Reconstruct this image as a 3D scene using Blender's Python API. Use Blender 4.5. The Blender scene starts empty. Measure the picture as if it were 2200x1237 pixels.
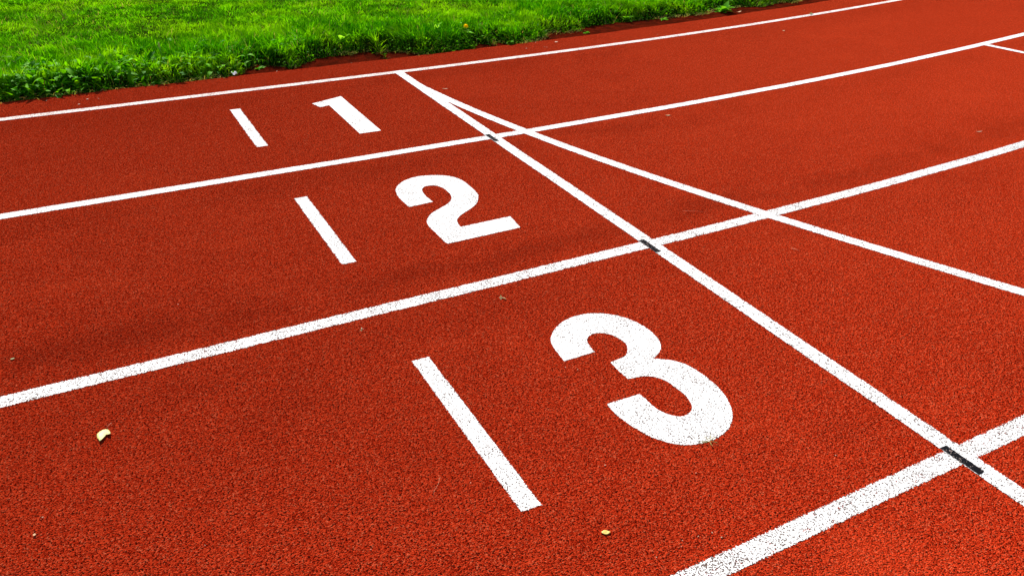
import bpy, math, random
import numpy as np
from mathutils import Vector

SC = bpy.context.scene
COL = SC.collection

# ------------------------------------------------------------------ camera
YAW, PITCH, ROLL = 0.49331, 0.52080, 0.01644
cam_data = bpy.data.cameras.new("camera")
cam_data.sensor_width = 36.0
cam_data.lens = 36.0 * 1760.96 / 2200.0
cam_data.clip_start = 0.05
cam_data.clip_end = 2000.0
cam = bpy.data.objects.new("camera", cam_data)
COL.objects.link(cam)
fw = Vector((math.sin(YAW) * math.cos(PITCH), math.cos(YAW) * math.cos(PITCH), -math.sin(PITCH)))
rt = Vector((math.cos(YAW), -math.sin(YAW), 0.0))
up = rt.cross(fw)
r2 = math.cos(ROLL) * rt + math.sin(ROLL) * up
u2 = -math.sin(ROLL) * rt + math.cos(ROLL) * up
from mathutils import Matrix
m = Matrix((r2, u2, -fw)).transposed().to_4x4()
m.translation = Vector((-1.63292, -4.46435, 1.27982))
cam.matrix_world = m
SC.camera = cam

# ------------------------------------------------------------------ sky, sun, exposure
SUN_EL, SUN_AZ = math.radians(38.0), math.radians(2.0)      # azimuth from +Y towards +X
world = bpy.data.worlds.new("World")
SC.world = world
world.use_nodes = True
wn = world.node_tree
sky = wn.nodes.new("ShaderNodeTexSky")
sky.sky_type = 'NISHITA'
sky.sun_disc = False
sky.sun_elevation = SUN_EL
sky.sun_rotation = SUN_AZ
wn.links.new(sky.outputs[0], wn.nodes["Background"].inputs[0])
wn.nodes["Background"].inputs[1].default_value = 0.065
sun_d = bpy.data.lights.new("sun", 'SUN')
sun_d.energy = 4.8
sun_d.angle = math.radians(2.0)
sun_d.color = (1.0, 0.955, 0.88)
sun = bpy.data.objects.new("sun", sun_d)
COL.objects.link(sun)
sdir = Vector((math.sin(SUN_AZ) * math.cos(SUN_EL), math.cos(SUN_AZ) * math.cos(SUN_EL), math.sin(SUN_EL)))
sun.rotation_euler = sdir.to_track_quat('Z', 'Y').to_euler()
SC.view_settings.view_transform = 'Standard'
SC.view_settings.look = 'None'
SC.view_settings.exposure = 0.98
SC.view_settings.gamma = 1.0

# ------------------------------------------------------------------ helpers
def tag(o, label=None, cat=None, group=None, kind=None):
    if label: o["label"] = label
    if cat: o["category"] = cat
    if group: o["group"] = group
    if kind: o["kind"] = kind
    return o

def link(o, parent=None):
    COL.objects.link(o)
    if parent is not None: o.parent = parent
    return o

def mesh_obj(name, verts, faces, mat, parent=None, smooth=False, loc=None):
    me = bpy.data.meshes.new(name)
    me.from_pydata([tuple(map(float, v)) for v in verts], [], faces)
    me.update()
    if smooth:
        me.polygons.foreach_set("use_smooth", [True] * len(me.polygons))
    if mat: me.materials.append(mat)
    o = bpy.data.objects.new(name, me)
    if loc is not None: o.location = loc
    return link(o, parent)

def np_mesh(name, V, polys, mat, attr=None, smooth=True, parent=None):
    """V (n,3), polys: list of (k,m) index arrays with equal vertex count per array"""
    me = bpy.data.meshes.new(name)
    me.vertices.add(len(V))
    me.vertices.foreach_set("co", V.astype(np.float32).ravel())
    loops = np.concatenate([p.ravel() for p in polys])
    tot = np.concatenate([np.full(len(p), p.shape[1]) for p in polys])
    start = np.concatenate([[0], np.cumsum(tot)[:-1]])
    me.loops.add(len(loops))
    me.loops.foreach_set("vertex_index", loops.astype(np.int32))
    me.polygons.add(len(tot))
    me.polygons.foreach_set("loop_start", start.astype(np.int32))
    me.polygons.foreach_set("loop_total", tot.astype(np.int32))
    me.polygons.foreach_set("use_smooth", np.full(len(tot), smooth))
    for k, a in (attr or {}).items():
        at = me.attributes.new(k, 'FLOAT', 'POINT')
        at.data.foreach_set("value", a.astype(np.float32).ravel())
    me.update(calc_edges=True)
    if mat: me.materials.append(mat)
    o = bpy.data.objects.new(name, me)
    return link(o, parent)

class NT:
    def __init__(self, name):
        self.m = bpy.data.materials.new(name)
        self.m.use_nodes = True
        self.t = self.m.node_tree
        self.t.nodes.clear()
        self.out = self.t.nodes.new("ShaderNodeOutputMaterial")
    def n(self, typ, **kw):
        nd = self.t.nodes.new(typ)
        for k, v in kw.items():
            if k.startswith("i_"):
                key = k[2:]
                key = int(key) if key.isdigit() else key.replace("_", " ")
                s = nd.inputs[key]
                if isinstance(v, bpy.types.NodeSocket): self.t.links.new(v, s)
                else: s.default_value = v
            else:
                setattr(nd, k, v)
        return nd
    def l(self, a, b): self.t.links.new(a, b)
    def coord(self): return self.n("ShaderNodeTexCoord").outputs["Object"]
    def noise(self, vec, scale, detail=3.0, rough=0.5, dist=0.0):
        return self.n("ShaderNodeTexNoise", i_Vector=vec, i_Scale=scale, i_Detail=detail, i_Roughness=rough, i_Distortion=dist).outputs[0]
    def math(self, op, a, b=0.5, c=None, clamp=False):
        nd = self.n("ShaderNodeMath", operation=op, use_clamp=clamp)
        for i, v in enumerate((a, b, c)):
            if v is None: continue
            if isinstance(v, bpy.types.NodeSocket): self.l(v, nd.inputs[i])
            else: nd.inputs[i].default_value = v
        return nd.outputs[0]
    def ramp(self, f, lo, hi, a=0.0, b=1.0):
        nd = self.n("ShaderNodeMapRange", interpolation_type='SMOOTHSTEP')
        self.l(f, nd.inputs[0])
        nd.inputs[1].default_value = lo; nd.inputs[2].default_value = hi
        nd.inputs[3].default_value = a; nd.inputs[4].default_value = b
        return nd.outputs[0]
    def mix(self, f, a, b, mode='MIX'):
        nd = self.n("ShaderNodeMix", data_type='RGBA', blend_type=mode)
        for s, v in ((nd.inputs[0], f), (nd.inputs[6], a), (nd.inputs[7], b)):
            if isinstance(v, bpy.types.NodeSocket): self.l(v, s)
            elif isinstance(v, (tuple, list)): s.default_value = (*v[:3], 1.0)
            else: s.default_value = v
        return nd.outputs[2]
    def mapping(self, vec, scale=(1, 1, 1), rot=(0, 0, 0), loc=(0, 0, 0)):
        nd = self.n("ShaderNodeMapping", i_Vector=vec)
        nd.inputs[1].default_value = loc; nd.inputs[2].default_value = rot; nd.inputs[3].default_value = scale
        return nd.outputs[0]
    def bsdf(self, color, rough=0.8, normal=None, spec=0.3, **kw):
        b = self.n("ShaderNodeBsdfPrincipled")
        for s, v in ((b.inputs["Base Color"], color), (b.inputs["Roughness"], rough), (b.inputs["Specular IOR Level"], spec)):
            if isinstance(v, bpy.types.NodeSocket): self.l(v, s)
            elif isinstance(v, (tuple, list)): s.default_value = (*v[:3], 1.0)
            else: s.default_value = v
        if normal is not None: self.l(normal, b.inputs["Normal"])
        return b.outputs[0]
    def done(self, sh):
        self.l(sh, self.out.inputs[0])
        return self.m

# granule relief shared by the running surface and the paint lying on it
def granules(nt, co):
    wv = nt.n("ShaderNodeTexNoise", i_Vector=co, i_Scale=300.0, i_Detail=1.0).outputs["Color"]
    off = nt.n("ShaderNodeVectorMath", operation='SCALE', i_0=wv, i_Scale=0.0024).outputs[0]
    cw = nt.n("ShaderNodeVectorMath", operation='ADD', i_0=co, i_1=off).outputs[0]
    v1 = nt.n("ShaderNodeTexVoronoi", voronoi_dimensions='2D', feature='F1', i_Vector=cw, i_Scale=300.0)
    nz = nt.noise(co, 165.0, 4.0, 0.68)
    h = nt.math('SUBTRACT', 1.0, v1.outputs["Distance"])
    h = nt.math('ADD', nt.math('MULTIPLY', h, 1.0), nt.math('MULTIPLY', nz, 3.0))
    return v1, nz, h

def mat_track(name, tone=1.0, dirt=0.0):
    nt = NT(name)
    co = nt.coord()
    v1, nz, h = granules(nt, co)
    T = lambda r_, g_, b_: (r_ * tone, g_ * tone, b_ * tone)
    sep = nt.n("ShaderNodeSeparateColor"); nt.l(v1.outputs["Color"], sep.inputs[0])
    g = sep.outputs[0]
    # every granule has its own tone; a few are nearly black, a few faded to salmon
    col = nt.mix(nt.ramp(g, 0.0, 1.0), T(0.415, 0.0180, 0.0036), T(0.750, 0.0610, 0.0165))
    col = nt.mix(nt.ramp(sep.outputs[1], 0.80, 1.0, 0.0, 0.60), col, T(0.90, 0.190, 0.080))
    # gaps between granules, and small hollows, dark with dust and painted-in crevice shade
    gap = nt.ramp(nt.math('ADD', nt.math('MULTIPLY', v1.outputs["Distance"], 0.42), nt.math('MULTIPLY', nt.math('SUBTRACT', 1.0, nz), 1.0)), 0.67, 0.82)
    n3 = nt.noise(co, 85.0, 3.0, 0.65)
    hollow = nt.ramp(n3, 0.53, 0.68, 0.0, 0.50)
    # worn and dusty areas
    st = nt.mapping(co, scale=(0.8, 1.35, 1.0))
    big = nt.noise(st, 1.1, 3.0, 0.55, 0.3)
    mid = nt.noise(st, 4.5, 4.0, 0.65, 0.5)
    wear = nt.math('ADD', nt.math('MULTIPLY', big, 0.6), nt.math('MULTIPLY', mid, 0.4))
    # how far outside the inner line: scuffed bands follow the lanes round the bend
    xyz = nt.n("ShaderNodeSeparateXYZ", i_0=co)
    ex = nt.math('MAXIMUM', xyz.outputs[0], 0.0)
    ey = nt.math('SUBTRACT', 30.4, xyz.outputs[1])
    off_ = nt.math('SUBTRACT', nt.math('SQRT', nt.math('ADD', nt.math('MULTIPLY', ex, ex), nt.math('MULTIPLY', ey, ey))), 30.4)
    off_ = nt.math('ADD', off_, nt.math('MULTIPLY', nt.math('SUBTRACT', mid, 0.5), 0.12))
    bands = None
    for c_, s_, a_ in ((2.27, 0.085, 1.2), (1.37, 0.09, 0.6), (3.50, 0.09, 0.45), (0.16, 0.08, 0.40), (2.60, 0.08, 0.35)):
        q_ = nt.math('DIVIDE', nt.math('SUBTRACT', off_, c_), s_)
        q_ = nt.math('MULTIPLY', nt.math('EXPONENT', nt.math('MULTIPLY', nt.math('MULTIPLY', q_, q_), -1.0)), a_)
        bands = q_ if bands is None else nt.math('ADD', bands, q_)
    bands = nt.math('MULTIPLY', bands, nt.ramp(nt.noise(st, 2.6, 4.0, 0.65), 0.36, 0.60))
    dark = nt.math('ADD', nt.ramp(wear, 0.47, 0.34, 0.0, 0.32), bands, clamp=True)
    gap = nt.math('MULTIPLY', gap, nt.math('ADD', nt.math('MULTIPLY', dark, 0.25), 0.97), clamp=True)
    col = nt.mix(gap, col, (0.024, 0.0020, 0.0012))
    col = nt.mix(hollow, col, (0.140, 0.0080, 0.0025))
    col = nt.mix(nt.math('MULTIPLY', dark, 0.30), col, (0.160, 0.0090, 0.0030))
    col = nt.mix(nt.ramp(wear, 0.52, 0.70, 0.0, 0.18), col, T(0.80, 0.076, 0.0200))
    # relief shading painted into the colour: darker before the finish, lighter round the bend
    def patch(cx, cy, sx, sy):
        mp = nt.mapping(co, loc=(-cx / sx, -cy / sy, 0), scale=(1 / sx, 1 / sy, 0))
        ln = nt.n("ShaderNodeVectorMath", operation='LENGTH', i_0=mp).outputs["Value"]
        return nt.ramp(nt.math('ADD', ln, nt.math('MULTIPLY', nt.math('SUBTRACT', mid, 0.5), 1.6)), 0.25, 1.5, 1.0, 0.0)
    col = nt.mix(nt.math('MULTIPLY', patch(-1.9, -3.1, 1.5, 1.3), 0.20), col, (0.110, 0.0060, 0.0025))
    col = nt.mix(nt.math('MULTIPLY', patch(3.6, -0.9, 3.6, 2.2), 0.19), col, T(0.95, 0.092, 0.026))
    if dirt:
        d = nt.noise(co, 16.0, 4.0, 0.65)
        col = nt.mix(nt.ramp(d, 0.42, 0.62, dirt * 0.55, dirt), col, (0.075, 0.011, 0.004))
    bump = nt.n("ShaderNodeBump", i_Strength=1.0, i_Distance=0.0024, i_Height=h)
    sh = nt.bsdf(col, 0.9, bump.outputs[0], 0.0)
    sh.node.inputs['Diffuse Roughness'].default_value = 0.8
    return nt.done(sh)

def mat_paint(name, col0=(0.72, 0.71, 0.70), wear=0.5, ragged=1.0, pit=(0.060, 0.030, 0.020)):
    nt = NT(name)
    co = nt.coord()
    v1, nz, h = granules(nt, co)
    # pinholes where the paint did not reach between granules, in loose clusters
    clus = nt.noise(co, 9.0, 3.0, 0.6, 0.3)
    n1 = nt.noise(co, 260.0, 1.5, 0.5)
    thr = nt.math('ADD', n1, nt.math('MULTIPLY', clus, 0.20))
    c0 = 0.80 - 0.075 * wear
    holes = nt.ramp(thr, c0, c0 + 0.035)
    n2 = nt.noise(co, 120.0, 2.0, 0.6)
    big = nt.ramp(nt.math('ADD', n2, nt.math('MULTIPLY', clus, 0.12)), 0.80 - 0.05 * wear, 0.83 - 0.05 * wear)
    holes = nt.math('MAXIMUM', holes, big)
    tone = nt.noise(co, 22.0, 4.0, 0.6)
    c = nt.mix(nt.ramp(tone, 0.45, 0.70, 0.0, 0.30), col0, tuple(x * 0.60 for x in col0))
    c = nt.mix(nt.math('MULTIPLY', holes, 0.93), c, pit)
    hh = nt.math('SUBTRACT', nt.math('MULTIPLY', h, 0.35), nt.math('MULTIPLY', holes, 1.2))
    bump = nt.n("ShaderNodeBump", i_Strength=0.5, i_Distance=0.0016, i_Height=hh)
    sh = nt.bsdf(c, 0.85, bump.outputs[0], 0.015)
    # ragged border: the paint thins out over the last millimetres
    at = nt.n("ShaderNodeAttribute", attribute_name="inset").outputs["Fac"]
    e = nt.noise(co, 230.0, 2.0, 0.6)
    e2 = nt.noise(co, 38.0, 2.0, 0.6)
    lim = nt.math('ADD', nt.math('MULTIPLY', nt.math('SUBTRACT', e, 0.5), 2.6 * ragged), nt.math('MULTIPLY', nt.math('SUBTRACT', e2, 0.5), 1.3 * ragged))
    a = nt.ramp(nt.math('ADD', at, lim), 0.42, 0.58)
    tr = nt.n("ShaderNodeBsdfTransparent")
    mx = nt.n("ShaderNodeMixShader")
    nt.l(a, mx.inputs[0]); nt.l(tr.outputs[0], mx.inputs[1]); nt.l(sh, mx.inputs[2])
    return nt.done(mx.outputs[0])

def mat_leaf(name, base, alt=None, rough=0.5, trans=0.35, use_attr=True, patch=None, spec=0.35, var=0.25):
    """foliage: attribute 'tint' picks the tone of each blade or leaf"""
    nt = NT(name)
    co = nt.coord()
    alt = alt or tuple(x * 1.6 for x in base)
    if use_attr:
        f = nt.n("ShaderNodeAttribute", attribute_name="tint").outputs["Fac"]
    else:
        f = nt.noise(co, 60.0, 2.0)
    c = nt.mix(f, base, alt)
    if patch:
        pn = nt.noise(nt.mapping(co, scale=(1.0, 1.5, 1.0)), 1.7, 3.0, 0.6, 0.5)
        c = nt.mix(nt.ramp(pn, 0.45, 0.62, 0.0, 0.8), c, patch)
    if use_attr:
        dry = nt.n("ShaderNodeAttribute", attribute_name="dry").outputs["Fac"]
        c = nt.mix(dry, c, (0.36, 0.27, 0.12))
    sh = nt.bsdf(c, rough, None, spec)
    tl = nt.n("ShaderNodeBsdfTranslucent")
    nt.l(nt.mix(1.0, c, (1.25, 1.15, 0.45), 'MULTIPLY'), tl.inputs[0])
    mx = nt.n("ShaderNodeMixShader"); mx.inputs[0].default_value = trans
    nt.l(sh, mx.inputs[1]); nt.l(tl.outputs[0], mx.inputs[2])
    return nt.done(mx.outputs[0])

def mat_plain(name, col, col2=None, scale=40.0, rough=0.7, spec=0.25, bump=0.0):
    nt = NT(name)
    co = nt.coord()
    n_ = nt.noise(co, scale, 4.0, 0.6)
    c = nt.mix(nt.ramp(n_, 0.35, 0.65), col, col2 or tuple(x * 0.7 for x in col))
    nrm = None
    if bump:
        nrm = nt.n("ShaderNodeBump", i_Strength=0.8, i_Distance=bump, i_Height=n_).outputs[0]
    return nt.done(nt.bsdf(c, rough, nrm, spec))

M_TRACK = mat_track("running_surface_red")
M_STRIP = mat_track("gutter_red_dirt", 0.5, 0.9)
M_WHITE = mat_paint("white_line_paint", wear=1.7)
M_WORN = mat_paint("white_line_paint_worn", wear=1.95, ragged=1.35)
M_INNER = mat_paint("white_line_paint_rosy", col0=(0.66, 0.60, 0.57), wear=1.9, ragged=1.1, pit=(0.20, 0.05, 0.03))
M_NUM = mat_paint("white_numeral_paint", wear=1.75, ragged=0.6)
M_BLACK = mat_paint("black_line_paint", col0=(0.008, 0.008, 0.010), wear=0.8, ragged=0.7, pit=(0.28, 0.22, 0.20))

# ------------------------------------------------------------------ track geometry (metres)
RAD = 30.4           # radius of the inner lane line on the bend
LANE = 1.22
def lane_y(x, off):
    """y of a line that runs `off` metres outside the inner lane line"""
    x = np.asarray(x, float)
    r = RAD + off
    return np.where(x > 0, RAD - np.sqrt(np.maximum(r * r - np.maximum(x, 0) ** 2, 0.0)), -off)

rng = np.random.default_rng(7)
def cols(lo, hi):
    fine = np.arange(-3.2, 5.6, 0.03)
    a = np.concatenate([np.linspace(lo, -3.6, 40), fine, np.linspace(6.0, hi, 36)])
    return a
XS = cols(-40.0, 24.0)
jit = rng.normal(0, 0.0022, len(XS)) + 0.004 * np.sin(XS * 7.3) * np.sin(XS * 2.1 + 1)
EDGE = -0.302        # inner edge of the surfacing lies 30 cm inside the inner line

def grid(name, xs, offs, zs, mat, jitter=None, kind='structure'):
    V = []; nr = len(offs)
    for j, (of, z) in enumerate(zip(offs, zs)):
        o_ = np.full(len(xs), of, float)
        if jitter is not None: o_ = o_ + jitter[j]
        r = RAD + o_
        y = np.where(xs > 0, RAD - np.sqrt(np.maximum(r * r - np.maximum(xs, 0) ** 2, 0)), -o_)
        V.append(np.stack([xs, y, np.full(len(xs), z, float) if np.isscalar(z) else z], 1))
    V = np.concatenate(V); n = len(xs)
    i = np.arange(n - 1)
    F = np.concatenate([np.stack([j * n + i, (j + 1) * n + i, (j + 1) * n + i + 1, j * n + i + 1], 1) for j in range(nr - 1)])
    o = np_mesh(name, V, [F], mat, smooth=False)
    return tag(o, kind=kind)

# running surface: a 12 mm slab with a slightly uneven inner edge
z0 = np.zeros(len(XS))
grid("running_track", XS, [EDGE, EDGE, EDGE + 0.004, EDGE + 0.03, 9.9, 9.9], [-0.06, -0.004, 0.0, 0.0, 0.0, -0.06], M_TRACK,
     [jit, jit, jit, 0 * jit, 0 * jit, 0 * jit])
# lower strip of red dirt between the surfacing and the turf
zz = -0.016 + 0.004 * np.sin(XS * 5.1) + rng.normal(0, 0.0012, len(XS))
grid("gutter_strip", XS, [EDGE - 0.9, EDGE - 0.12, EDGE - 0.05, EDGE + 0.02], [zz * 0 - 0.024, zz + 0.003, zz, zz - 0.004], M_STRIP)

# the wide ground under everything
ntg = NT("far_grass_ground"); cg = ntg.coord()
gcol = ntg.mix(ntg.noise(cg, 0.6, 5.0, 0.6), (0.030, 0.085, 0.008), (0.075, 0.150, 0.018))
gcol = ntg.mix(ntg.ramp(ntg.noise(cg, 90.0, 3.0, 0.6), 0.4, 0.6, 0.0, 0.5), gcol, (0.015, 0.045, 0.005))
M_GROUND = ntg.done(ntg.bsdf(gcol, 0.9, None, 0.0))
gnd = mesh_obj("ground", [(-400, -400, -0.05), (400, -400, -0.05), (400, 400, -0.05), (-400, 400, -0.05)], [(0, 1, 2, 3)], M_GROUND)
tag(gnd, kind="structure")

# ------------------------------------------------------------------ painted markings
def strip(name, pts, width, z, mat, border=0.0045, wob=0.0):
    """a flat painted line along pts with a thin border ring that lets the edge break up"""
    P = np.asarray(pts, float)
    d = np.gradient(P, axis=0); d /= np.linalg.norm(d, axis=1)[:, None]
    nrm = np.stack([-d[:, 1], d[:, 0]], 1)
    # end caps: three extra rows at each end
    P2 = np.concatenate([[P[0] - d[0] * border / 2], [P[0] + d[0] * border / 2], P[1:-1], [P[-1] - d[-1] * border / 2], [P[-1] + d[-1] * border / 2]])
    N2 = np.concatenate([[nrm[0]], [nrm[0]], nrm[1:-1], [nrm[-1]], [nrm[-1]]])
    k = len(P2)
    endf = np.ones(k); endf[0] = 0; endf[-1] = 0
    ws = [width / 2 + border / 2, width / 2 - border / 2, -width / 2 + border / 2, -width / 2 - border / 2]
    af = [0, 1, 1, 0]
    V = []; A = []
    w_ = wob * (np.sin(np.arange(k) * 0.37) + np.sin(np.arange(k) * 0.11 + 2)) if wob else np.zeros(k)
    for w, a in zip(ws, af):
        q = P2 + N2 * (w + w_)[:, None]
        V.append(np.column_stack([q, np.full(k, z)])); A.append(a * endf)
    V = np.concatenate(V); A = np.concatenate(A)
    i = np.arange(k - 1)
    F = np.concatenate([np.stack([j * k + i, j * k + i + 1, (j + 1) * k + i + 1, (j + 1) * k + i], 1) for j in range(3)])[:, ::-1]
    return np_mesh(name, V, [F], mat, {"inset": A}, smooth=False)

def poly_area(P):
    return 0.5 * np.sum(P[:, 0] * np.roll(P[:, 1], -1) - np.roll(P[:, 0], -1) * P[:, 1])

def smooth_outline(P, corners, sub=4):
    """Catmull-Rom through the points, kept sharp at the corner indices"""
    n = len(P); out = []
    for i in range(n):
        p1, p2 = P[i], P[(i + 1) % n]
        L = np.linalg.norm(p2 - p1)
        straight = (i in corners) and ((i + 1) % n in corners)
        if straight:
            kk = max(1, int(L / 0.01))
            for t in range(kk): out.append(p1 + (p2 - p1) * t / kk)
            continue
        p0 = P[i - 1] if i not in corners else 2 * p1 - p2
        p3 = P[(i + 2) % n] if ((i + 1) % n) not in corners else 2 * p2 - p1
        for s in range(sub):
            t = s / sub
            out.append(0.5 * ((2 * p1) + (-p0 + p2) * t + (2 * p0 - 5 * p1 + 4 * p2 - p3) * t * t + (-p0 + 3 * p1 - 3 * p2 + p3) * t ** 3))
    return np.array(out)

def numeral(name, pts, corners, z, mat, border=0.004):
    P = np.asarray(pts, float)
    Q = smooth_outline(P, set(corners))
    if poly_area(Q) < 0: Q = Q[::-1]
    a = Q - np.roll(Q, 1, 0); b = np.roll(Q, -1, 0) - Q
    a /= np.linalg.norm(a, axis=1)[:, None] + 1e-12; b /= np.linalg.norm(b, axis=1)[:, None] + 1e-12
    na = np.stack([-a[:, 1], a[:, 0]], 1); nb = np.stack([-b[:, 1], b[:, 0]], 1)   # inward normals (ccw)
    nn = na + nb; nn /= np.linalg.norm(nn, axis=1)[:, None] + 1e-9
    c = np.maximum((nn * na).sum(1), 0.45)
    off = nn / c[:, None]
    outer = Q - off * border * 0.5; inner = Q + off * border * 0.5
    n = len(Q)
    V = np.concatenate([outer, inner]); V = np.column_stack([V, np.full(2 * n, z)])
    i = np.arange(n); j = (i + 1) % n
    ring = np.stack([i, j, n + j, n + i], 1)
    from mathutils.geometry import tessellate_polygon
    tris = tessellate_polygon([[Vector((*p, 0)) for p in inner]])
    T = np.array([[n + t[0], n + t[1], n + t[2]] for t in tris])
    # make all triangles face up
    A_, B_, C_ = V[T[:, 0]], V[T[:, 1]], V[T[:, 2]]
    up_ = np.cross(B_ - A_, C_ - A_)[:, 2]
    T[up_ < 0] = T[up_ < 0][:, ::-1]
    ins = np.concatenate([np.zeros(n), np.ones(n)])
    return np_mesh(name, V, [ring, T], mat, {"inset": ins}, smooth=False)

W = 0.0495
xl = np.concatenate([np.linspace(-40, -3.2, 30), np.arange(-3.1, 6, 0.05), np.linspace(6.2, 22, 50)])
lane_names = ["first and innermost white lane line, thin and rosy, beside the grass strip",
              "second white lane line, clean, running between numerals 1 and 2",
              "third white lane line, speckled, running between numerals 2 and 3",
              "fourth white lane line, broad and speckled, crossing the bottom right corner"]
for k in range(9):
    mt = [M_INNER, M_WHITE, M_WORN, M_WORN][k] if k < 4 else M_WHITE
    o = strip("lane_line", np.stack([xl, lane_y(xl, LANE * k)], 1), W if k else 0.046, 0.0008, mt, wob=0.0008)
    if k < 4: tag(o, lane_names[k], "lane line", "white lane lines along the track")
    else: tag(o, "white lane line outside the fourth one, below the picture", "lane line", "white lane lines along the track")
ys = np.arange(0.02, -9.77, -0.05)
tag(strip("finish_line", np.stack([0 * ys, ys], 1), W + 0.001, 0.0016, M_WHITE, wob=0.0005),
    "long straight white finish line crossing all lanes diagonally down to the right", "finish line")
CURVE = [0.003961, 0.072542, -0.080761, -0.029251]
ys = np.arange(-0.22, -9.7, -0.05)
yc = np.clip(ys, -4.2, 0)
xc = np.polyval(CURVE, yc) + (ys - yc) * np.polyval(np.polyder(CURVE), yc)
xc = np.maximum(xc, 0.0004)
tag(strip("curved_start_line", np.stack([xc, ys], 1), W, 0.0012, M_WHITE, wob=0.0006),
    "gently curved white start line splitting off the finish line towards the right edge", "start line")
ys = np.concatenate([[-0.995], np.arange(-1.05, -4.9, -0.08)])
xs_ = 3.806 + (-(ys + 1.0)) * 0.128 + 0.008 * (ys + 1.0) ** 2
tag(strip("stagger_line", np.stack([xs_, ys], 1), W, 0.0012, M_WHITE),
    "short stretch of white line branching from the second lane line at the far right edge", "stagger line")
for k in range(8):
    y0 = -LANE * (k + 1)
    o = strip("finish_tick", [(-0.0137, y0 + 0.036), (-0.0137, y0 - 0.015), (-0.0137, y0 - 0.066)], 0.0215, 0.0020, M_BLACK, border=0.003)
    lab = ["small dark tick on the finish line where the second lane line meets it",
           "dark tick on the finish line where the third lane line meets it",
           "largest black tick, on the finish line where the fourth lane line meets it"]
    tag(o, lab[k] if k < 3 else "black tick on the finish line beyond the bottom of the picture", "line mark", "black ticks on the finish line")
for k in range(8):
    y0 = -LANE * k
    e0, e1 = [(0.308, 0.894), (0.301, 0.895), (0.292, 0.915)][min(k, 2)]
    o = strip("lane_bar", [(-0.9805, y0 - e0), (-0.9805, y0 - 0.6), (-0.9805, y0 - e1)], 0.048, 0.0008, M_WHITE if k < 2 else M_NUM, border=0.006)
    lab = ["short white bar painted left of the numeral 1", "white bar painted left of the numeral 2", "large white bar painted left of the numeral 3"]
    tag(o, lab[k] if k < 3 else "white bar painted beyond the bottom of the picture", "painted bar", "white bars beside the numerals")

D1 = [[-0.6106,-0.3799],[-0.4401,-0.3183],[-0.4364,-0.9196],[-0.5397,-0.9177],[-0.5406,-0.441],[-0.5903,-0.4558]]
D2 = [[-0.6387,-1.786],[-0.6406,-1.7517],[-0.6417,-1.7128],[-0.6396,-1.668],[-0.6327,-1.6313],[-0.6223,-1.6024],[-0.6057,-1.5759],[-0.58,-1.5497],[-0.5506,-1.5318],[-0.5198,-1.5214],[-0.4896,-1.5199],[-0.4593,-1.525],[-0.4308,-1.535],[-0.4022,-1.5511],[-0.38,-1.5692],[-0.3633,-1.5934],[-0.352,-1.6228],[-0.3474,-1.6659],[-0.3472,-1.7117],[-0.3491,-1.7554],[-0.3538,-1.7902],[-0.3625,-1.8126],[-0.3795,-1.8435],[-0.4008,-1.8716],[-0.4245,-1.8916],[-0.4542,-1.9113],[-0.479,-1.9266],[-0.5015,-1.9427],[-0.5174,-1.9587],[-0.526,-1.9721],[-0.5327,-1.9922],[-0.5352,-2.0111],[-0.5371,-2.0284],[-0.3341,-2.0263],[-0.3462,-2.1264],[-0.6316,-2.1302],[-0.6356,-2.113],[-0.6365,-2.0725],[-0.6365,-2.0289],[-0.6375,-1.9865],[-0.6355,-1.9591],[-0.6295,-1.9361],[-0.6173,-1.9128],[-0.5948,-1.8852],[-0.5719,-1.8661],[-0.5456,-1.8513],[-0.5189,-1.8362],[-0.494,-1.8199],[-0.4762,-1.803],[-0.461,-1.7778],[-0.4516,-1.7527],[-0.4489,-1.7273],[-0.4485,-1.6936],[-0.4529,-1.6674],[-0.462,-1.6456],[-0.4749,-1.6323],[-0.4938,-1.6267],[-0.5116,-1.6285],[-0.5253,-1.6426],[-0.5335,-1.6592],[-0.5408,-1.6894],[-0.5425,-1.7185],[-0.5421,-1.7482],[-0.5395,-1.7799]]
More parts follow.
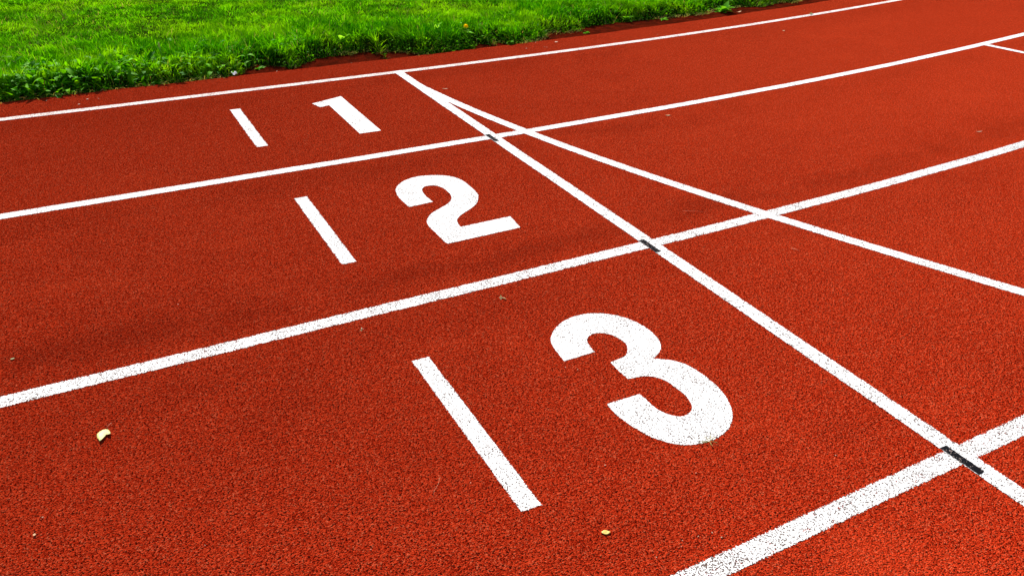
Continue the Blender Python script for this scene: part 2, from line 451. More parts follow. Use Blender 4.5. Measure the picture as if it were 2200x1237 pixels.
D3 = [[-0.6358,-2.9163],[-0.6332,-2.8883],[-0.6288,-2.8522],[-0.6234,-2.8256],[-0.6144,-2.8068],[-0.5996,-2.7872],[-0.5756,-2.7648],[-0.5474,-2.7471],[-0.519,-2.7362],[-0.4882,-2.732],[-0.457,-2.7342],[-0.4264,-2.7443],[-0.3969,-2.7627],[-0.374,-2.7844],[-0.3558,-2.8125],[-0.343,-2.8419],[-0.3366,-2.8736],[-0.3351,-2.9056],[-0.3395,-2.9395],[-0.3509,-2.9685],[-0.37,-2.9914],[-0.3894,-3.0041],[-0.4128,-3.0144],[-0.3929,-3.0275],[-0.3706,-3.0449],[-0.3534,-3.0689],[-0.3428,-3.0956],[-0.3374,-3.1283],[-0.3356,-3.1643],[-0.3382,-3.2001],[-0.3467,-3.2375],[-0.3603,-3.2711],[-0.3771,-3.2992],[-0.3969,-3.3199],[-0.4228,-3.3392],[-0.45,-3.3498],[-0.4804,-3.356],[-0.511,-3.3546],[-0.5404,-3.3477],[-0.5629,-3.3368],[-0.5838,-3.3192],[-0.6014,-3.2971],[-0.6137,-3.2766],[-0.6236,-3.2475],[-0.6337,-3.2079],[-0.6388,-3.18],[-0.6388,-3.1543],[-0.6362,-3.1267],[-0.5373,-3.1289],[-0.5364,-3.1556],[-0.5374,-3.1818],[-0.533,-3.2076],[-0.5245,-3.2274],[-0.5115,-3.2433],[-0.4965,-3.2519],[-0.4799,-3.2515],[-0.4639,-3.2451],[-0.4513,-3.2331],[-0.4427,-3.2162],[-0.4365,-3.1895],[-0.4372,-3.1616],[-0.4391,-3.1296],[-0.4467,-3.1045],[-0.4595,-3.0858],[-0.4767,-3.0731],[-0.4986,-3.0667],[-0.5273,-3.0622],[-0.5286,-3.0234],[-0.5259,-2.9775],[-0.5034,-2.9752],[-0.4782,-2.9722],[-0.4613,-2.9617],[-0.4466,-2.9434],[-0.4359,-2.9193],[-0.4386,-2.8914],[-0.4462,-2.8672],[-0.4641,-2.846],[-0.4861,-2.8371],[-0.5062,-2.8407],[-0.5216,-2.8512],[-0.5301,-2.8689],[-0.5353,-2.8893],[-0.5371,-2.9161]]
tag(numeral("painted_numeral", D1, range(6), 0.0008, M_NUM), "white painted numeral 1 in the first lane, nearest the grass", "numeral", "white lane numerals")
D2C = [0, 32, 33, 34, 35, 63]
tag(numeral("painted_numeral", D2, D2C, 0.0008, M_NUM), "white painted numeral 2 in the second lane, between numerals 1 and 3", "numeral", "white lane numerals")
D3C = [0, 22, 47, 48, 66, 67, 68, 82]
tag(numeral("painted_numeral", D3, D3C, 0.0008, M_NUM), "white painted numeral 3, the largest, in the third lane", "numeral", "white lane numerals")

# ------------------------------------------------------------------ turf
GP = np.array([[-2.0114,0.3141],[-1.7157,0.2991],[-1.4688,0.323],[-1.3518,0.336],[-1.1993,0.3045],[-1.0668,0.3133],[-0.8577,0.3308],[-0.8074,0.3502],[-0.6808,0.4691],[-0.5204,0.35],[-0.376,0.422],[-0.3183,0.5035],[-0.0937,0.5002],[0.0282,0.5213],[0.0781,0.4729],[0.0541,0.3333],[0.3179,0.3126],[0.6526,0.3297],[0.7064,0.428],[0.8403,0.4518],[0.8221,0.3549],[0.9693,0.3091],[1.2312,0.3917],[1.2923,0.4844],[1.4139,0.4453],[1.602,0.5343],[1.5635,0.4247],[1.6717,0.5275],[1.873,0.5619],[2.0146,0.5842],[2.376,0.5648],[2.7481,0.5378],[2.855,0.633],[3.0568,0.6227],[3.1825,0.6676],[3.3605,0.59],[3.6746,0.6825]])
GP = GP[np.argsort(GP[:, 0])]
def turf_edge(x):
    x = np.asarray(x, float)
    y = np.interp(x, GP[:, 0], GP[:, 1])
    y = np.where(x > GP[-1, 0], lane_y(x, EDGE) + 0.12 + 0.03 * np.sin(x * 3), y)
    y = np.where(x < GP[0, 0], 0.32 + 0.03 * np.sin(x * 4.0) ** 2, y)
    gap = y - (lane_y(x, EDGE))
    return y + 0.05 * np.clip((gap - 0.03) / 0.06, 0, 1)
def turf_z(x, y):
    d = y - turf_edge(x)
    t = np.clip(d / 0.15, 0, 1); t = t * t * (3 - 2 * t)
    return -0.020 + 0.066 * t + 0.006 * np.sin(x * 3.1 + 1) * np.sin(y * 2.7) * t + 0.004 * np.sin(x * 11) * np.sin(y * 9 + 2) * t

ntt = NT("turf_soil"); ct = ntt.coord()
tc = ntt.mix(ntt.noise(ct, 25.0, 4.0, 0.6), (0.006, 0.016, 0.001), (0.016, 0.036, 0.002))
tc = ntt.mix(ntt.ramp(ntt.noise(ct, 2.2, 3.0, 0.6), 0.45, 0.65, 0.0, 0.5), tc, (0.026, 0.045, 0.003))
M_SOIL = ntt.done(ntt.bsdf(tc, 0.95, None, 0.0))
xs = np.concatenate([np.linspace(-30, -4.2, 30), np.arange(-4, 6.5, 0.04), np.linspace(6.6, 22, 30)])
dd = [-0.01, 0.01, 0.03, 0.05, 0.08, 0.11, 0.15, 0.2, 0.3, 0.5, 0.8, 1.2, 1.8, 2.6, 4, 7, 14]
V = []
for d in dd:
    y = turf_edge(xs) + d
    z = turf_z(xs, y)
    if d < 0: z = z * 0 - 0.04
    V.append(np.column_stack([xs, y, z]))
V = np.concatenate(V); n = len(xs); i = np.arange(n - 1)
F = np.concatenate([np.stack([j * n + i, j * n + i + 1, (j + 1) * n + i + 1, (j + 1) * n + i], 1) for j in range(len(dd) - 1)])
tag(np_mesh("turf_bank", V, [F], M_SOIL), kind="structure")

M_GRASS = mat_leaf("grass_blades", (0.019, 0.180, 0.0008), (0.215, 0.660, 0.003), rough=0.6, trans=0.42, patch=(0.240, 0.540, 0.004), spec=0.0)

def value_noise(x, y, s, seed):
    r = np.random.default_rng(seed); T = r.random((64, 64))
    u = x * s; v = y * s
    iu = np.floor(u).astype(int); iv = np.floor(v).astype(int); fu = u - iu; fv = v - iv
    fu = fu * fu * (3 - 2 * fu); fv = fv * fv * (3 - 2 * fv)
    g = lambda a, b: T[a % 64, b % 64]
    return (g(iu, iv) * (1 - fu) + g(iu + 1, iv) * fu) * (1 - fv) + (g(iu, iv + 1) * (1 - fu) + g(iu + 1, iv + 1) * fu) * fv

def blades(x, y, z, length, width, lean, heading, tint, dry, curl, rg):
    """curved tapered blades, 3 segments each"""
    N = len(x)
    dx, dy = np.cos(heading), np.sin(heading)
    tw = heading + math.pi / 2 + rg.normal(0, 0.5, N)
    sx, sy = np.cos(tw), np.sin(tw)
    ts = np.array([0.0, 0.38, 0.72, 1.0]); wf = np.array([0.75, 1.0, 0.72, 0.0])
    V = np.zeros((N, 7, 3)); k = 0
    for t, wfac in zip(ts, wf):
        ang = lean * (0.35 + 0.0 * t) + (lean * 0.9 + curl) * t
        # integrate roughly along the arc
        h = length * t * np.cos(ang * 0.55); r = length * t * np.sin(ang * 0.75)
        cx = x + dx * r; cy = y + dy * r; cz = z + h
        if t < 1:
            w = width * wfac / 2
            V[:, k] = np.stack([cx - sx * w, cy - sy * w, cz], 1)
            V[:, k + 1] = np.stack([cx + sx * w, cy + sy * w, cz], 1); k += 2
        else:
            V[:, k] = np.stack([cx, cy, cz], 1); k += 1
    b = np.arange(N)[:, None] * 7
    q = np.concatenate([b + np.array([[0, 1, 3, 2]]), b + np.array([[2, 3, 5, 4]])])
    t_ = b + np.array([[4, 5, 6]])
    return V.reshape(-1, 3), q, t_, np.repeat(tint, 7), np.repeat(dry, 7)

def visible(x, y, mx=0.5):
    """rough bounds of the turf that the picture can show, plus a margin"""
    return (x > -2.6 - 0.2) & (y < 3.9 + mx - (x + 2.04) * 0.433) & (x < 4.8)

g = np.random.default_rng(11)
parts = []
def sow(n, x0, x1, dmax, dens_fn, seed):
    r = np.random.default_rng(seed)
    x = r.uniform(x0, x1, n); d = r.uniform(0, 1, n) * dmax
    y = turf_edge(x) + d
    keep = dens_fn(x, y, d, r)
    return x[keep], y[keep], d[keep], r

def in_view(x, y, d, r):
    vis = visible(x, y)
    cl_ = value_noise(x, y, 14.0, 43) * 0.6 + value_noise(x, y, 26.0, 44) * 0.4
    return (vis & (r.random(len(x)) < np.where(d > 0.7, 0.0, 0.15) + 1.15 * cl_)) | (r.random(len(x)) < 0.08)
x, y, d, r = sow(560000, -3.2, 5.0, 4.2, in_view, 3)
N = len(x)
lush = value_noise(x, y, 1.6, 1) * 0.6 + value_noise(x, y, 5.0, 2) * 0.4
band = np.exp(-((d - 0.35) / 0.38) ** 2)                       # longer, greener grass along the edge
L_ = (0.024 + 0.014 * lush) + 0.034 * band * (0.5 + lush)
clump = np.clip(0.5 + 1.35 * (value_noise(x, y, 15.0, 41) * 0.6 + value_noise(x, y, 29.0, 42) * 0.4 - 0.5), 0, 1)
L_ *= r.uniform(0.55, 1.35, N) * (0.45 + 1.15 * clump)
L_ *= np.clip(0.40 + d / 0.15, 0.40, 1)
mown = 1 - band
wid = r.uniform(0.0022, 0.0042, N) * (1 + 0.35 * band)
head = r.normal(0, 0.75, N) + 12.0 * value_noise(x, y, 9.0, 5)
lean = np.abs(r.normal(0.95, 0.40, N)) - 0.25 * band + 0.15 * (d < 0.08)
tint = np.clip(r.normal(0.42, 0.30, N) + 0.45 * (value_noise(x, y, 2.3, 8) - 0.5) - 0.30 * band, 0, 1)
dryp = 0.025 + 0.05 * mown * (value_noise(x, y, 2.0, 9) > 0.62) + 0.30 * (d < 0.03) + 0.10 * (d < 0.07)
dry = (r.random(N) < dryp) * r.uniform(0.4, 1.0, N)
parts.append(blades(x, y, turf_z(x, y) - 0.004, L_, wid, lean, head, tint, dry, r.uniform(0, 0.5, N), r))
# sparse surroundings out of the picture
x, y, d, r = sow(60000, -9.0, 9.0, 7.0, lambda x, y, d, r: ~visible(x, y), 4)
N = len(x)
parts.append(blades(x, y, turf_z(x, y) - 0.004, r.uniform(0.03, 0.07, N), r.uniform(0.004, 0.008, N), np.abs(r.normal(0.5, 0.3, N)), r.uniform(0, 6.28, N),
                    np.clip(r.normal(0.4, 0.2, N), 0, 1), np.zeros(N), r.uniform(0, 0.5, N), r))
def merge(parts):
    off = 0; Vs = []; Q = []; T = []; A = []; Dd = []
    for v, q, t, a, dr in parts:
        Vs.append(v); Q.append(q + off); T.append(t + off); A.append(a); Dd.append(dr); off += len(v)
    return np.concatenate(Vs), np.concatenate(Q), np.concatenate(T), np.concatenate(A), np.concatenate(Dd)
v, q, t, a, dr = merge(parts)
tag(np_mesh("grass", v, [q, t], M_GRASS, {"tint": a, "dry": dr}), "bright green lawn grass growing along the inside of the track", "grass", kind="stuff")

# dry straw and frayed pale blades lying at the foot of the turf
r = np.random.default_rng(21)
N = 1500
x = r.uniform(-2.4, 4.2, N); d = r.normal(0.0, 0.018, N)
keep = value_noise(x, x * 0, 3.0, 31) > 0.42
x, d = x[keep], d[keep]; N = len(x)
y = turf_edge(x) + d
zb = np.where(y < -EDGE * 1.0 + 0 * x + (lane_y(x, 0)), 0.001, -0.014)
v, q, t, a, dr = blades(x, y, zb, r.uniform(0.02, 0.055, N), r.uniform(0.0018, 0.003, N), r.uniform(1.1, 1.8, N), r.uniform(-3.0, 0.1, N),
                        r.random(N), r.uniform(0.55, 1.0, N), r.uniform(0, 0.4, N), r)
tag(np_mesh("dry_straw", v, [q, t], M_GRASS, {"tint": a, "dry": dr}), "dry straw and frayed pale blades at the foot of the turf", "straw", kind="stuff")

# ---- leaf cards with real curvature
def leaf_verts(L, Wd, bend, fold, lobes=0, nseg=7, rg=None, tip=0.9):
    """one leaf along +X, arching by `bend`, folded along the midrib by `fold`; returns verts, faces"""
    V = []; F = []
    for i_ in range(nseg + 1):
        t = i_ / nseg
        w = math.sin(math.pi * min(1, t ** tip * 0.97 + 0.03)) ** 0.75
        if lobes: w *= 0.62 + 0.38 * (1 if (i_ % 2 == 0) else -0.35)
        w = max(w, 0.05) * Wd / 2
        ang = bend * t
        cx = L * (math.sin(ang) / bend if abs(bend) > 1e-3 else t)
        cz = L * ((math.cos(ang) - 1) / bend if abs(bend) > 1e-3 else 0)
        for s in (-1, 0, 1):
            V.append((cx, s * w, cz + abs(s) * w * fold))
    for i_ in range(nseg):
        b = i_ * 3
        F += [(b, b + 1, b + 4, b + 3), (b + 1, b + 2, b + 5, b + 4)]
    return np.array(V), np.array(F)

def place(V, az, pitch_, roll_, loc):
    c, s = math.cos(roll_), math.sin(roll_)
    R1 = np.array([[1, 0, 0], [0, c, -s], [0, s, c]])
    c, s = math.cos(-pitch_), math.sin(-pitch_)
    R2 = np.array([[c, 0, s], [0, 1, 0], [-s, 0, c]])
    c, s = math.cos(az), math.sin(az)
    R3 = np.array([[c, -s, 0], [s, c, 0], [0, 0, 1]])
    return V @ (R3 @ R2 @ R1).T + np.array(loc)

def foliage(name, leaves, mat, parent=None):
    off = 0; Vs = []; Fs = []; T = []; Dy = []
    for V, F, tint, dry in leaves:
        Vs.append(V); Fs.append(F + off); T.append(np.full(len(V), tint)); Dy.append(np.full(len(V), dry)); off += len(V)
    return np_mesh(name, np.concatenate(Vs), [np.concatenate(Fs)], mat, {"tint": np.concatenate(T), "dry": np.concatenate(Dy)}, parent=parent)

M_BROAD = mat_leaf("broad_weed_leaf", (0.025, 0.170, 0.001), (0.190, 0.560, 0.003), rough=0.6, trans=0.42, spec=0.03)
M_BRIGHT = mat_leaf("pale_weed_leaf", (0.090, 0.340, 0.008), (0.330, 0.720, 0.050), rough=0.6, trans=0.45, spec=0.03)
M_CLOVER = mat_leaf("clover_leaf", (0.018, 0.090, 0.002), (0.100, 0.300, 0.008), rough=0.7, trans=0.22, spec=0.0)

# clover mats hugging the border
r = random.Random(5)
cl = []
def trefoil(x, y, z, s, tint):
    a0 = r.uniform(0, 6.28)
    for k in range(3):
        V, F = leaf_verts(s, s * 0.95, -0.15, 0.25, nseg=3)
        cl.append((place(V, a0 + k * 2.094, r.uniform(0.0, 0.5), r.uniform(-0.3, 0.3), (x, y, z)), F, tint, 0.0))
for (xa, xb, n_, dm) in [(-2.35, -1.45, 420, 0.16), (0.02, 0.78, 620, 0.26), (0.80, 1.25, 140, 0.14), (-1.45, 0.0, 180, 0.2), (1.2, 1.75, 120, 0.12), (1.9, 3.4, 120, 0.15)]:
    for _ in range(n_):
        x = r.uniform(xa, xb); d_ = abs(r.gauss(0, dm * 0.55))
        y = float(turf_edge(x)) + d_ - 0.012
        z = float(turf_z(x, max(y, float(turf_edge(x))))) + r.uniform(0.012, 0.040)
        trefoil(x, y, z, r.uniform(0.006, 0.012), min(1, max(0, r.gauss(0.45, 0.25))))
tag(foliage("clover", cl, M_CLOVER), "small leaved clover mat creeping out of the turf edge", "clover", kind="stuff")

# low broadleaf cover mixed into the turf along the edge, densest on the left
bl = []
for _ in range(2200):
    u = r.random()
    x = -2.4 + 6.4 * (u ** 2.6)
    d_ = abs(r.gauss(0.02, 0.24)) + 0.01
    y = float(turf_edge(x)) + d_
    z = float(turf_z(x, y)) + r.uniform(0.004, 0.035)
    L1 = r.uniform(0.025, 0.075) * (0.45 if x > -0.7 else 1.0)
    V, F = leaf_verts(L1, L1 * r.uniform(0.22, 0.5), r.uniform(0.3, 1.4), r.uniform(0.1, 0.5), nseg=5)
    bl.append((place(V, r.gauss(-1.6, 1.6), r.uniform(0.2, 1.2), r.uniform(-0.4, 0.4), (x, y, z)), F, min(1, max(0, r.gauss(0.45, 0.28))), 0.0))
tag(foliage("leafy_ground_cover", bl, M_BROAD), "low broad-leaved weeds mixed into the turf edge", "ground cover", kind="stuff")

# ---- single plants one can tell apart
def weed(name, label, x, y, n, L, Wr, lobes=0, tint=0.6, z=None, pitch=(0.15, 0.7), az=None, bend=(0.4, 1.1), seed=0, mat=None, cat="weed"):
    rr = random.Random(seed)
    zz_ = z if z is not None else float(turf_z(x, max(y, float(turf_edge(x))))) + 0.005
    e = bpy.data.objects.new(name, None); e.empty_display_size = 0.02; e.location = (x, y, zz_); link(e)
    tag(e, label, cat)
    lv = []
    for k in range(n):
        l1 = L * rr.uniform(0.7, 1.15)
        V, F = leaf_verts(l1, l1 * Wr * rr.uniform(0.85, 1.15), rr.uniform(*bend), rr.uniform(0.15, 0.45), lobes, 11 if lobes else 8)
        a_ = (k / n * 6.283 + rr.uniform(-0.3, 0.3)) if az is None else rr.uniform(*az)
        lv.append((place(V, a_, rr.uniform(*pitch), rr.uniform(-0.3, 0.3), (0, 0, 0)), F, min(1, max(0, rr.gauss(tint, 0.12))), 0.0))
    foliage("leaves", lv, mat or M_BROAD, e)
    return e

def tube(pts, rad, nside=6):
    P = np.array(pts, float); rr = np.broadcast_to(np.asarray(rad, float), (len(P),))
    V = []; F = []
    for i_, p in enumerate(P):
        t = P[min(i_ + 1, len(P) - 1)] - P[max(i_ - 1, 0)]; t /= np.linalg.norm(t) + 1e-9
        a_ = np.cross(t, [0.3, 0.2, 1.0] if abs(t[2]) < 0.9 else [1, 0, 0]); a_ /= np.linalg.norm(a_); b_ = np.cross(t, a_)
        for k in range(nside):
            an = 2 * math.pi * k / nside
            V.append(p + rr[i_] * (math.cos(an) * a_ + math.sin(an) * b_))
    for i_ in range(len(P) - 1):
        for k in range(nside):
            k2 = (k + 1) % nside
            F.append((i_ * nside + k, i_ * nside + k2, (i_ + 1) * nside + k2, (i_ + 1) * nside + k))
    F.append(tuple(range(nside))[::-1]); F.append(tuple((len(P) - 1) * nside + k for k in range(nside)))
    return V, F

M_YELLOW = mat_leaf("dandelion_petals", (0.95, 0.80, 0.01), (0.95, 0.72, 0.01), use_attr=False, trans=0.5, spec=0.0)
M_STEM = mat_plain("pale_stem", (0.22, 0.38, 0.08), (0.14, 0.28, 0.04), 80, 0.5)
M_BUD = mat_plain("pale_bud", (0.42, 0.55, 0.12), (0.30, 0.42, 0.10), 120, 0.6)

# dandelion in flower
dn = weed("dandelion", "dandelion with the only yellow flower in the grass", 0.668, 0.510, 9, 0.085, 0.24, 1, 0.6, seed=3, cat="flower")
V, F = tube([(0, 0, 0), (0.003, -0.002, 0.03), (0.001, 0.0, 0.046)], [0.0018, 0.0015, 0.0015])
mesh_obj("stem", V, F, M_STEM, dn, True)
hv = []; hf = []; rr = random.Random(2)
for ring_, (nn_, ln, pt) in enumerate([(22, 0.017, 0.1), (18, 0.013, 0.5), (12, 0.009, 0.95)]):
    for k in range(nn_):
        Vp, Fp = leaf_verts(ln * rr.uniform(1.0, 1.25), 0.0045, 0.5, 0.2, nseg=3)
        Vp = place(Vp, k / nn_ * 6.283 + rr.uniform(-.1, .1), pt + rr.uniform(-.12, .12), 0, (0, 0, 0.0))
        b_ = len(hv); hv += [tuple(p) for p in Vp]; hf += [tuple(int(q_) + b_ for q_ in f) for f in Fp]
hd = mesh_obj("flower_head", hv, hf, M_YELLOW, dn, True)
hd.location = (0.001, 0.0, 0.048); hd.rotation_euler = (math.radians(38), math.radians(-14), 0)

# budding stalk on the left
bs = bpy.data.objects.new("budding_stalk", None); bs.location = (-1.191, 0.619, float(turf_z(-1.191, 0.619))); link(bs); bs.empty_display_size = 0.02
tag(bs, "pale upright stalk with a long closed bud, standing above the grass at the left", "flower stalk")
V, F = tube([(0, 0, 0), (0.004, 0.001, 0.04), (0.001, 0, 0.075)], [0.0014, 0.0012, 0.0011]); mesh_obj("stem", V, F, M_STEM, bs, True)
V, F = tube([(0.001, 0, 0.070), (0, 0, 0.078), (-0.001, 0, 0.092), (-0.001, 0, 0.103), (0, 0, 0.110)], [0.0016, 0.0045, 0.0055, 0.0045, 0.0018], 8)
mesh_obj("bud", V, F, M_BUD, bs, True)

weed("broadleaf_weed", "weed with two pale upright oval leaves in the middle of the grass band", -0.111, 0.68, 3, 0.070, 0.45, 0, 0.8, seed=8, mat=M_BRIGHT, pitch=(0.7, 1.25), az=(-2.6, 0.4), bend=(0.1, 0.5))
weed("broadleaf_weed", "weed with toothed feathery leaves above the white scrap", -0.93, 0.42, 8, 0.075, 0.30, 1, 0.5, seed=9, az=(-3.0, 0.2))
weed("broadleaf_weed", "lush weed clump with broad leaves at the far right end of the turf edge", 2.92, 0.60, 26, 0.095, 0.42, 0, 0.2, seed=10, mat=M_BRIGHT, pitch=(0.3, 1.1))
weed("broadleaf_weed", "small leafy weed low beside the dark strip, right of the white scrap", -0.70, 0.445, 8, 0.045, 0.40, 0, 0.45, seed=11, az=(-3.2, 0.2))
weed("broadleaf_weed", "creeping clump of tiny leaves spilling onto the track edge", 0.900, 0.330, 60, 0.030, 0.5, 0, 0.4, seed=12, z=0.006, pitch=(0.0, 0.9), az=(-3.4, 0.4))
weed("broadleaf_weed", "small sprout lying over the dark strip right of the creeping clump", 1.545, 0.43, 16, 0.035, 0.45, 0, 0.5, seed=13, z=-0.008, pitch=(0.0, 0.6), az=(-3.3, 0.6))
weed("broadleaf_weed", "rosette of long tongue-shaped leaves at the left turf edge", -1.677, 0.458, 9, 0.085, 0.26, 0, 0.55, seed=14)
weed("broadleaf_weed", "rosette with an arching bright leaf left of the budding stalk", -1.42, 0.44, 9, 0.085, 0.28, 0, 0.0, seed=15, mat=M_BRIGHT)
weed("broadleaf_weed", "ragged upright dandelion leaves right of the budding stalk", -1.05, 0.57, 9, 0.10, 0.28, 1, 0.1, seed=16, mat=M_BRIGHT, pitch=(0.5, 1.2))
weed("broadleaf_weed", "leafy weed at the extreme left of the turf edge", -1.90, 0.44, 10, 0.070, 0.32, 0, 0.5, seed=17)
weed("broadleaf_weed", "dark leaves drooping over the track edge below the budding stalk", -1.26, 0.36, 7, 0.050, 0.42, 0, 0.35, seed=18, az=(-2.8, -0.3))
weed("broadleaf_weed", "tall leafy weed with pale tips left of the dandelion flower", 0.50, 0.62, 10, 0.080, 0.26, 0, 0.5, seed=19, mat=M_BRIGHT, pitch=(0.6, 1.3))
weed("broadleaf_weed", "bright leafy weed left of the lush clump at the right", 2.05, 0.66, 12, 0.07, 0.36, 0, 0.2, seed=20, mat=M_BRIGHT, pitch=(0.3, 1.0))
weed("broadleaf_weed", "pair of bright ragged leaves hanging from the turf at upper right", 2.33, 0.60, 7, 0.06, 0.34, 1, 0.7, seed=22, az=(-2.8, -0.2))

# weeds rooted in the track surface
M_SPRIG = mat_leaf("olive_sprig", (0.10, 0.11, 0.015), (0.28, 0.24, 0.06), trans=0.2)
weed("track_sprig", "withered olive sprig on the red surface just below the third lane line", -0.6347, -2.5393, 5, 0.018, 0.22, 0, 0.5, z=0.001, pitch=(0.0, 0.4), seed=31, mat=M_SPRIG, cat="sprig")
weed("track_sprig", "tiny green sprig below the third lane line, left of the withered one", -1.0758, -2.5224, 4, 0.012, 0.22, 0, 0.2, z=0.001, pitch=(0.1, 0.8), seed=32, mat=M_SPRIG, cat="sprig")
weed("track_sprig", "thin grassy sprig growing at the bottom edge of the numeral 3", -0.5008, -3.3603, 8, 0.026, 0.08, 0, 0.6, z=0.004, pitch=(0.05, 0.7), seed=33, mat=M_SPRIG, cat="sprig")

# ------------------------------------------------------------------ loose things on the track
def flat_leaf(name, label, outline, mat, zfun, thick=0.0006, cat="leaf", sweep=0.0):
    """an outline with real thickness, curled by zfun(u, v); centred on its own origin"""
    P = np.array(outline, float); c = P.mean(0); Q = P - c
    n_ = len(Q)
    rings = [Q, Q * 0.66, Q * 0.33]
    top = []
    for R_ in rings:
        for p in R_: top.append((p[0], p[1], zfun(p[0], p[1])))
    top.append((0, 0, zfun(0, 0)))
    k = len(top)
    top = [(a_, b_ - sweep * z_, z_) for a_, b_, z_ in top]
    V = top + [(a_, b_, z_ - thick) for a_, b_, z_ in top]
    F = []
    ccw = poly_area(Q) > 0
    def add(f, flip=False):
        F.append(tuple(f) if (ccw != flip) else tuple(f)[::-1])
    for rg_ in range(2):
        for i_ in range(n_):
            j_ = (i_ + 1) % n_
            f = (rg_ * n_ + i_, rg_ * n_ + j_, (rg_ + 1) * n_ + j_, (rg_ + 1) * n_ + i_)
            add(f); add(tuple(q_ + k for q_ in f), True)
    for i_ in range(n_):
        j_ = (i_ + 1) % n_
        f = (2 * n_ + i_, 2 * n_ + j_, 3 * n_); add(f); add(tuple(q_ + k for q_ in f), True)
        add((i_, k + i_, k + j_, j_))
    o = mesh_obj(name, V, F, mat, None, True, (c[0], c[1], 0.0))
    return tag(o, label, cat)

ntl = NT("pale_dead_leaf"); cc = ntl.coord()
lc = ntl.mix(ntl.ramp(ntl.noise(cc, 160.0, 3.0, 0.6), 0.4, 0.7), (0.52, 0.50, 0.17), (0.40, 0.37, 0.11))
lc = ntl.mix(ntl.ramp(ntl.noise(cc, 420.0, 2.0, 0.5), 0.66, 0.72, 0.0, 0.6), lc, (0.25, 0.20, 0.06))
M_PALE = ntl.done(ntl.bsdf(lc, 0.55, ntl.n("ShaderNodeBump", i_Strength=0.5, i_Distance=0.001, i_Height=ntl.noise(cc, 220.0, 3.0)).outputs[0], 0.3))
LEAF = [[-1.7523,-2.6885],[-1.7523,-2.6843],[-1.7532,-2.6797],[-1.7546,-2.6748],[-1.7568,-2.6702],[-1.7614,-2.667],[-1.7662,-2.6665],[-1.77,-2.6674],[-1.7746,-2.6696],[-1.7786,-2.6738],[-1.7808,-2.6761],[-1.782,-2.6831],[-1.7817,-2.6914],[-1.7802,-2.6956],[-1.7789,-2.6982],[-1.7782,-2.7033],[-1.7774,-2.7074],[-1.7743,-2.7046],[-1.7719,-2.7018],[-1.7695,-2.6996],[-1.7678,-2.6964],[-1.7654,-2.6942],[-1.7633,-2.6905],[-1.7613,-2.688],[-1.7594,-2.6876],[-1.7576,-2.6886],[-1.7555,-2.6899],[-1.7529,-2.6898]]
def zl(u, v):
    d_ = (u * 0.62 - v * 0.78)               # towards the lower right the leaf curls up off the ground
    return 0.0022 + 0.0060 * max(0.0, min(1.0, (d_ + 0.006) / 0.02)) ** 1.3 + 0.25 * abs(u) * 0.2
lf = flat_leaf("fallen_leaf", "pale yellow-green curled dead leaf lying alone at the lower left", LEAF, M_PALE, zl, sweep=1.35)
V, F = tube([(0.008, 0.020, 0.003), (0.0135, 0.027, 0.004), (0.018, 0.0335, 0.003), (0.0205, 0.037, 0.0015)], [0.0007, 0.0006, 0.0005, 0.0005])
mesh_obj("stalk", V, F, mat_plain("leaf_stalk", (0.55, 0.22, 0.12)), lf, True)

nty = NT("yellow_leaf"); cy_ = nty.coord()
yc_ = nty.mix(nty.ramp(nty.n("ShaderNodeVectorMath", operation='LENGTH', i_0=nty.mapping(cy_, loc=(0.0, -0.001, 0), scale=(1, 2, 1))).outputs["Value"], 0.0, 0.006, 0.85, 0.0), (0.62, 0.42, 0.10), (0.32, 0.14, 0.03))
M_YL = nty.done(nty.bsdf(yc_, 0.5, None, 0.3))
YL = [[-0.8851,-3.4806],[-0.882,-3.4799],[-0.8784,-3.4789],[-0.8749,-3.4798],[-0.8726,-3.4819],[-0.8706,-3.4846],[-0.8689,-3.4866],[-0.8677,-3.4886],[-0.8696,-3.4904],[-0.8729,-3.4914],[-0.8759,-3.4915],[-0.8792,-3.4908],[-0.8822,-3.4886],[-0.8843,-3.4856],[-0.8853,-3.4833]]
flat_leaf("fallen_leaf", "small golden yellow leaf lying below the numeral 3 near the bottom edge", YL, M_YL, lambda u, v: 0.0022 + 12.0 * (u * u + v * v))

def blob_outline(x, y, a_, b_, rot, seed, n_=9):
    rr_ = random.Random(seed); out = []
    for k in range(n_):
        t_ = 2 * math.pi * k / n_; q_ = rr_.uniform(0.7, 1.15)
        u_, v_ = a_ * q_ * math.cos(t_), b_ * q_ * math.sin(t_)
        out.append((x + u_ * math.cos(rot) - v_ * math.sin(rot), y + u_ * math.sin(rot) + v_ * math.cos(rot)))
    return out
M_TAN = mat_plain("tan_leaf_fragment", (0.46, 0.24, 0.10), (0.34, 0.16, 0.07), 200, 0.6)
M_SCRAP = mat_plain("white_scrap", (0.80, 0.80, 0.78), (0.72, 0.72, 0.70), 60, 0.6)
M_CHIP = mat_plain("pale_chip", (0.50, 0.30, 0.19), (0.42, 0.24, 0.14), 300, 0.6)
M_GREEN = mat_plain("green_leaf_bit", (0.10, 0.16, 0.02), (0.16, 0.14, 0.04), 200, 0.6)
one = flat_leaf("white_scrap", "crumpled white scrap caught in the weeds at the track edge on the left", blob_outline(-0.852, 0.318, 0.017, 0.012, -0.4, 4, 12), M_SCRAP,
          lambda u, v: 0.012 + 0.006 * math.sin(u * 260) + 0.5 * v, cat="litter")
flat_leaf("leaf_fragment", "tan curled leaf fragment under the second lane line, upper right of centre", blob_outline(0.925, -1.319, 0.013, 0.006, -0.3, 5), M_TAN, lambda u, v: 0.002 + 14 * u * u, cat="leaf fragment")
flat_leaf("leaf_fragment", "slim pale curved fragment above the third lane line at the right edge", blob_outline(2.136, -2.165, 0.018, 0.004, -0.35, 6), M_CHIP, lambda u, v: 0.002 + 10 * u * u, cat="leaf fragment")
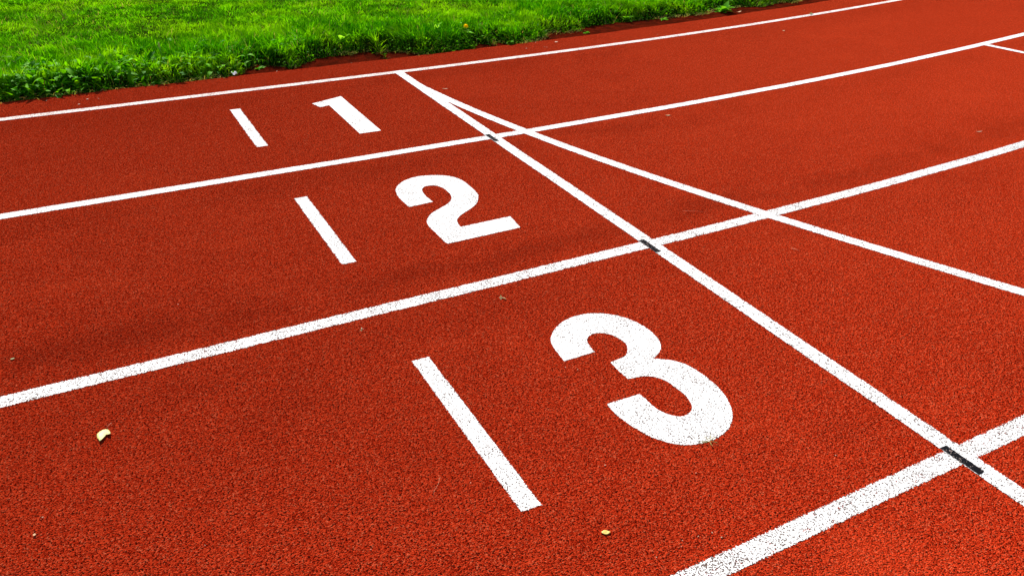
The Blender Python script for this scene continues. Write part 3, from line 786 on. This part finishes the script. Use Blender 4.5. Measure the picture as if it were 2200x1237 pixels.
flat_leaf("leaf_fragment", "thin tan curl right of where the curved line splits from the finish line", blob_outline(0.108, -0.428, 0.020, 0.004, -0.45, 7), M_TAN, lambda u, v: 0.002 + 6 * u * u, cat="leaf fragment")
flat_leaf("leaf_fragment", "dark green leaf bit on the innermost lane line at upper right", blob_outline(3.45, 0.215, 0.022, 0.013, 0.4, 8), M_GREEN, lambda u, v: 0.006 + 8 * u * u, cat="leaf fragment")
flat_leaf("leaf_fragment", "small brownish fragment below the innermost lane line at upper right", blob_outline(2.84, -0.131, 0.014, 0.009, 0.4, 9), M_TAN, lambda u, v: 0.002 + 8 * u * u, cat="leaf fragment")
flat_leaf("leaf_fragment", "tan leaf on the dark strip beside the lush clump at upper right", blob_outline(2.985, 0.500, 0.028, 0.012, 0.2, 10), M_TAN, lambda u, v: 0.003 + 8 * u * u, cat="leaf fragment")
flat_leaf("leaf_fragment", "pale flat chip on the track edge between the grass and the inner line, top centre", blob_outline(1.200, 0.247, 0.015, 0.009, 0.1, 12), M_CHIP, lambda u, v: 0.002, cat="leaf fragment")
flat_leaf("leaf_fragment", "tan triangular chip near the bottom left corner", blob_outline(-1.9177, -2.9625, 0.0036, 0.004, 0.1, 13, 5), M_TAN, lambda u, v: 0.003, cat="leaf fragment")
flat_leaf("leaf_fragment", "tiny olive leaf above the third lane line at the far left", blob_outline(-1.957, -2.245, 0.007, 0.003, 0.1, 14), M_GREEN, lambda u, v: 0.003, cat="leaf fragment")

# thin straws on the surface
M_STRAW = mat_plain("straw", (0.62, 0.25, 0.12), (0.5, 0.17, 0.08), 200, 0.6)
def straw(label, pts, rad=0.0006):
    P = np.array(pts, float); c = P.mean(0); Q = [(p[0] - c[0], p[1] - c[1], 0.003 + 0.002 * math.sin(i_ * 1.7)) for i_, p in enumerate(P)]
    V, F = tube(Q, rad, 5)
    return tag(mesh_obj("straw", V, F, M_STRAW, None, True, (c[0], c[1], 0)), label, "straw")
straw("short pale straw below the crossing of the curved line and the third lane line", [(0.4145, -2.690), (0.4215, -2.705), (0.4235, -2.722)], 0.0008)
straw("long thin curved straw on the red surface left of the curved line crossing", [(0.270, -2.275), (0.300, -2.295), (0.336, -2.315)], 0.0005)
straw("faint hair-like straw near the bottom edge, left of the large bar", [(-1.155, -3.230), (-1.145, -3.215), (-1.128, -3.198), (-1.118, -3.180)], 0.0003)

# petal sized chips scattered over the red surface
CH = [(-0.6485,-2.9445),(-0.625,-2.9682),(-1.0639,-3.2273),(-0.2669,-3.5302),(-0.5281,-3.6425),(-0.6717,-3.6052),(-1.616,-3.1469),(-1.9021,-2.916),
      (-1.3234,-3.3085),(-1.5199,-2.1456),(-0.7492,-3.5755),(-0.6806,-3.5864),(-0.761,-3.5875),(-0.713,-3.5813),(-0.8233,-3.5868),(-1.5673,0.1582),
      (-1.6184,0.1733),(-1.6615,0.0986),(-1.8038,0.234),(1.0613,0.1578),(1.0719,0.1462),(0.937,0.174),(1.0693,0.29),(1.9483,0.1444),(3.5266,0.3583),
      (-0.7658,-3.3145),(-0.5968,-3.4294),(-0.0272,-0.3487),(0.7648,-2.9313),(-1.2682,-2.6454),(-0.6148,0.3399),(-0.1718,0.3343)]
chip0 = None
rr = random.Random(77)
for k, (x, y) in enumerate(CH):
    strip_z = -0.012 if y > 0.31 and x < 1 else 0.0
    if chip0 is None:
        chip0 = flat_leaf("pale_chip", "tiny pale chip lying loose on the red surface", blob_outline(0, 0, 0.0042, 0.0026, 0.0, 30, 7), M_CHIP, lambda u, v: 0.0026, 0.0012, "chip")
        chip0["group"] = "tiny pale chips on the track"
        c_ = chip0
    else:
        c_ = chip0.copy(); COL.objects.link(c_)
    s = rr.uniform(0.35, 0.65) * (2.6 if y > 0 else 1.0)
    c_.location = (x, y, strip_z); c_.rotation_euler = (0, 0, rr.uniform(0, 6.28)); c_.scale = (s, s * rr.uniform(0.6, 1.0), 1.0)
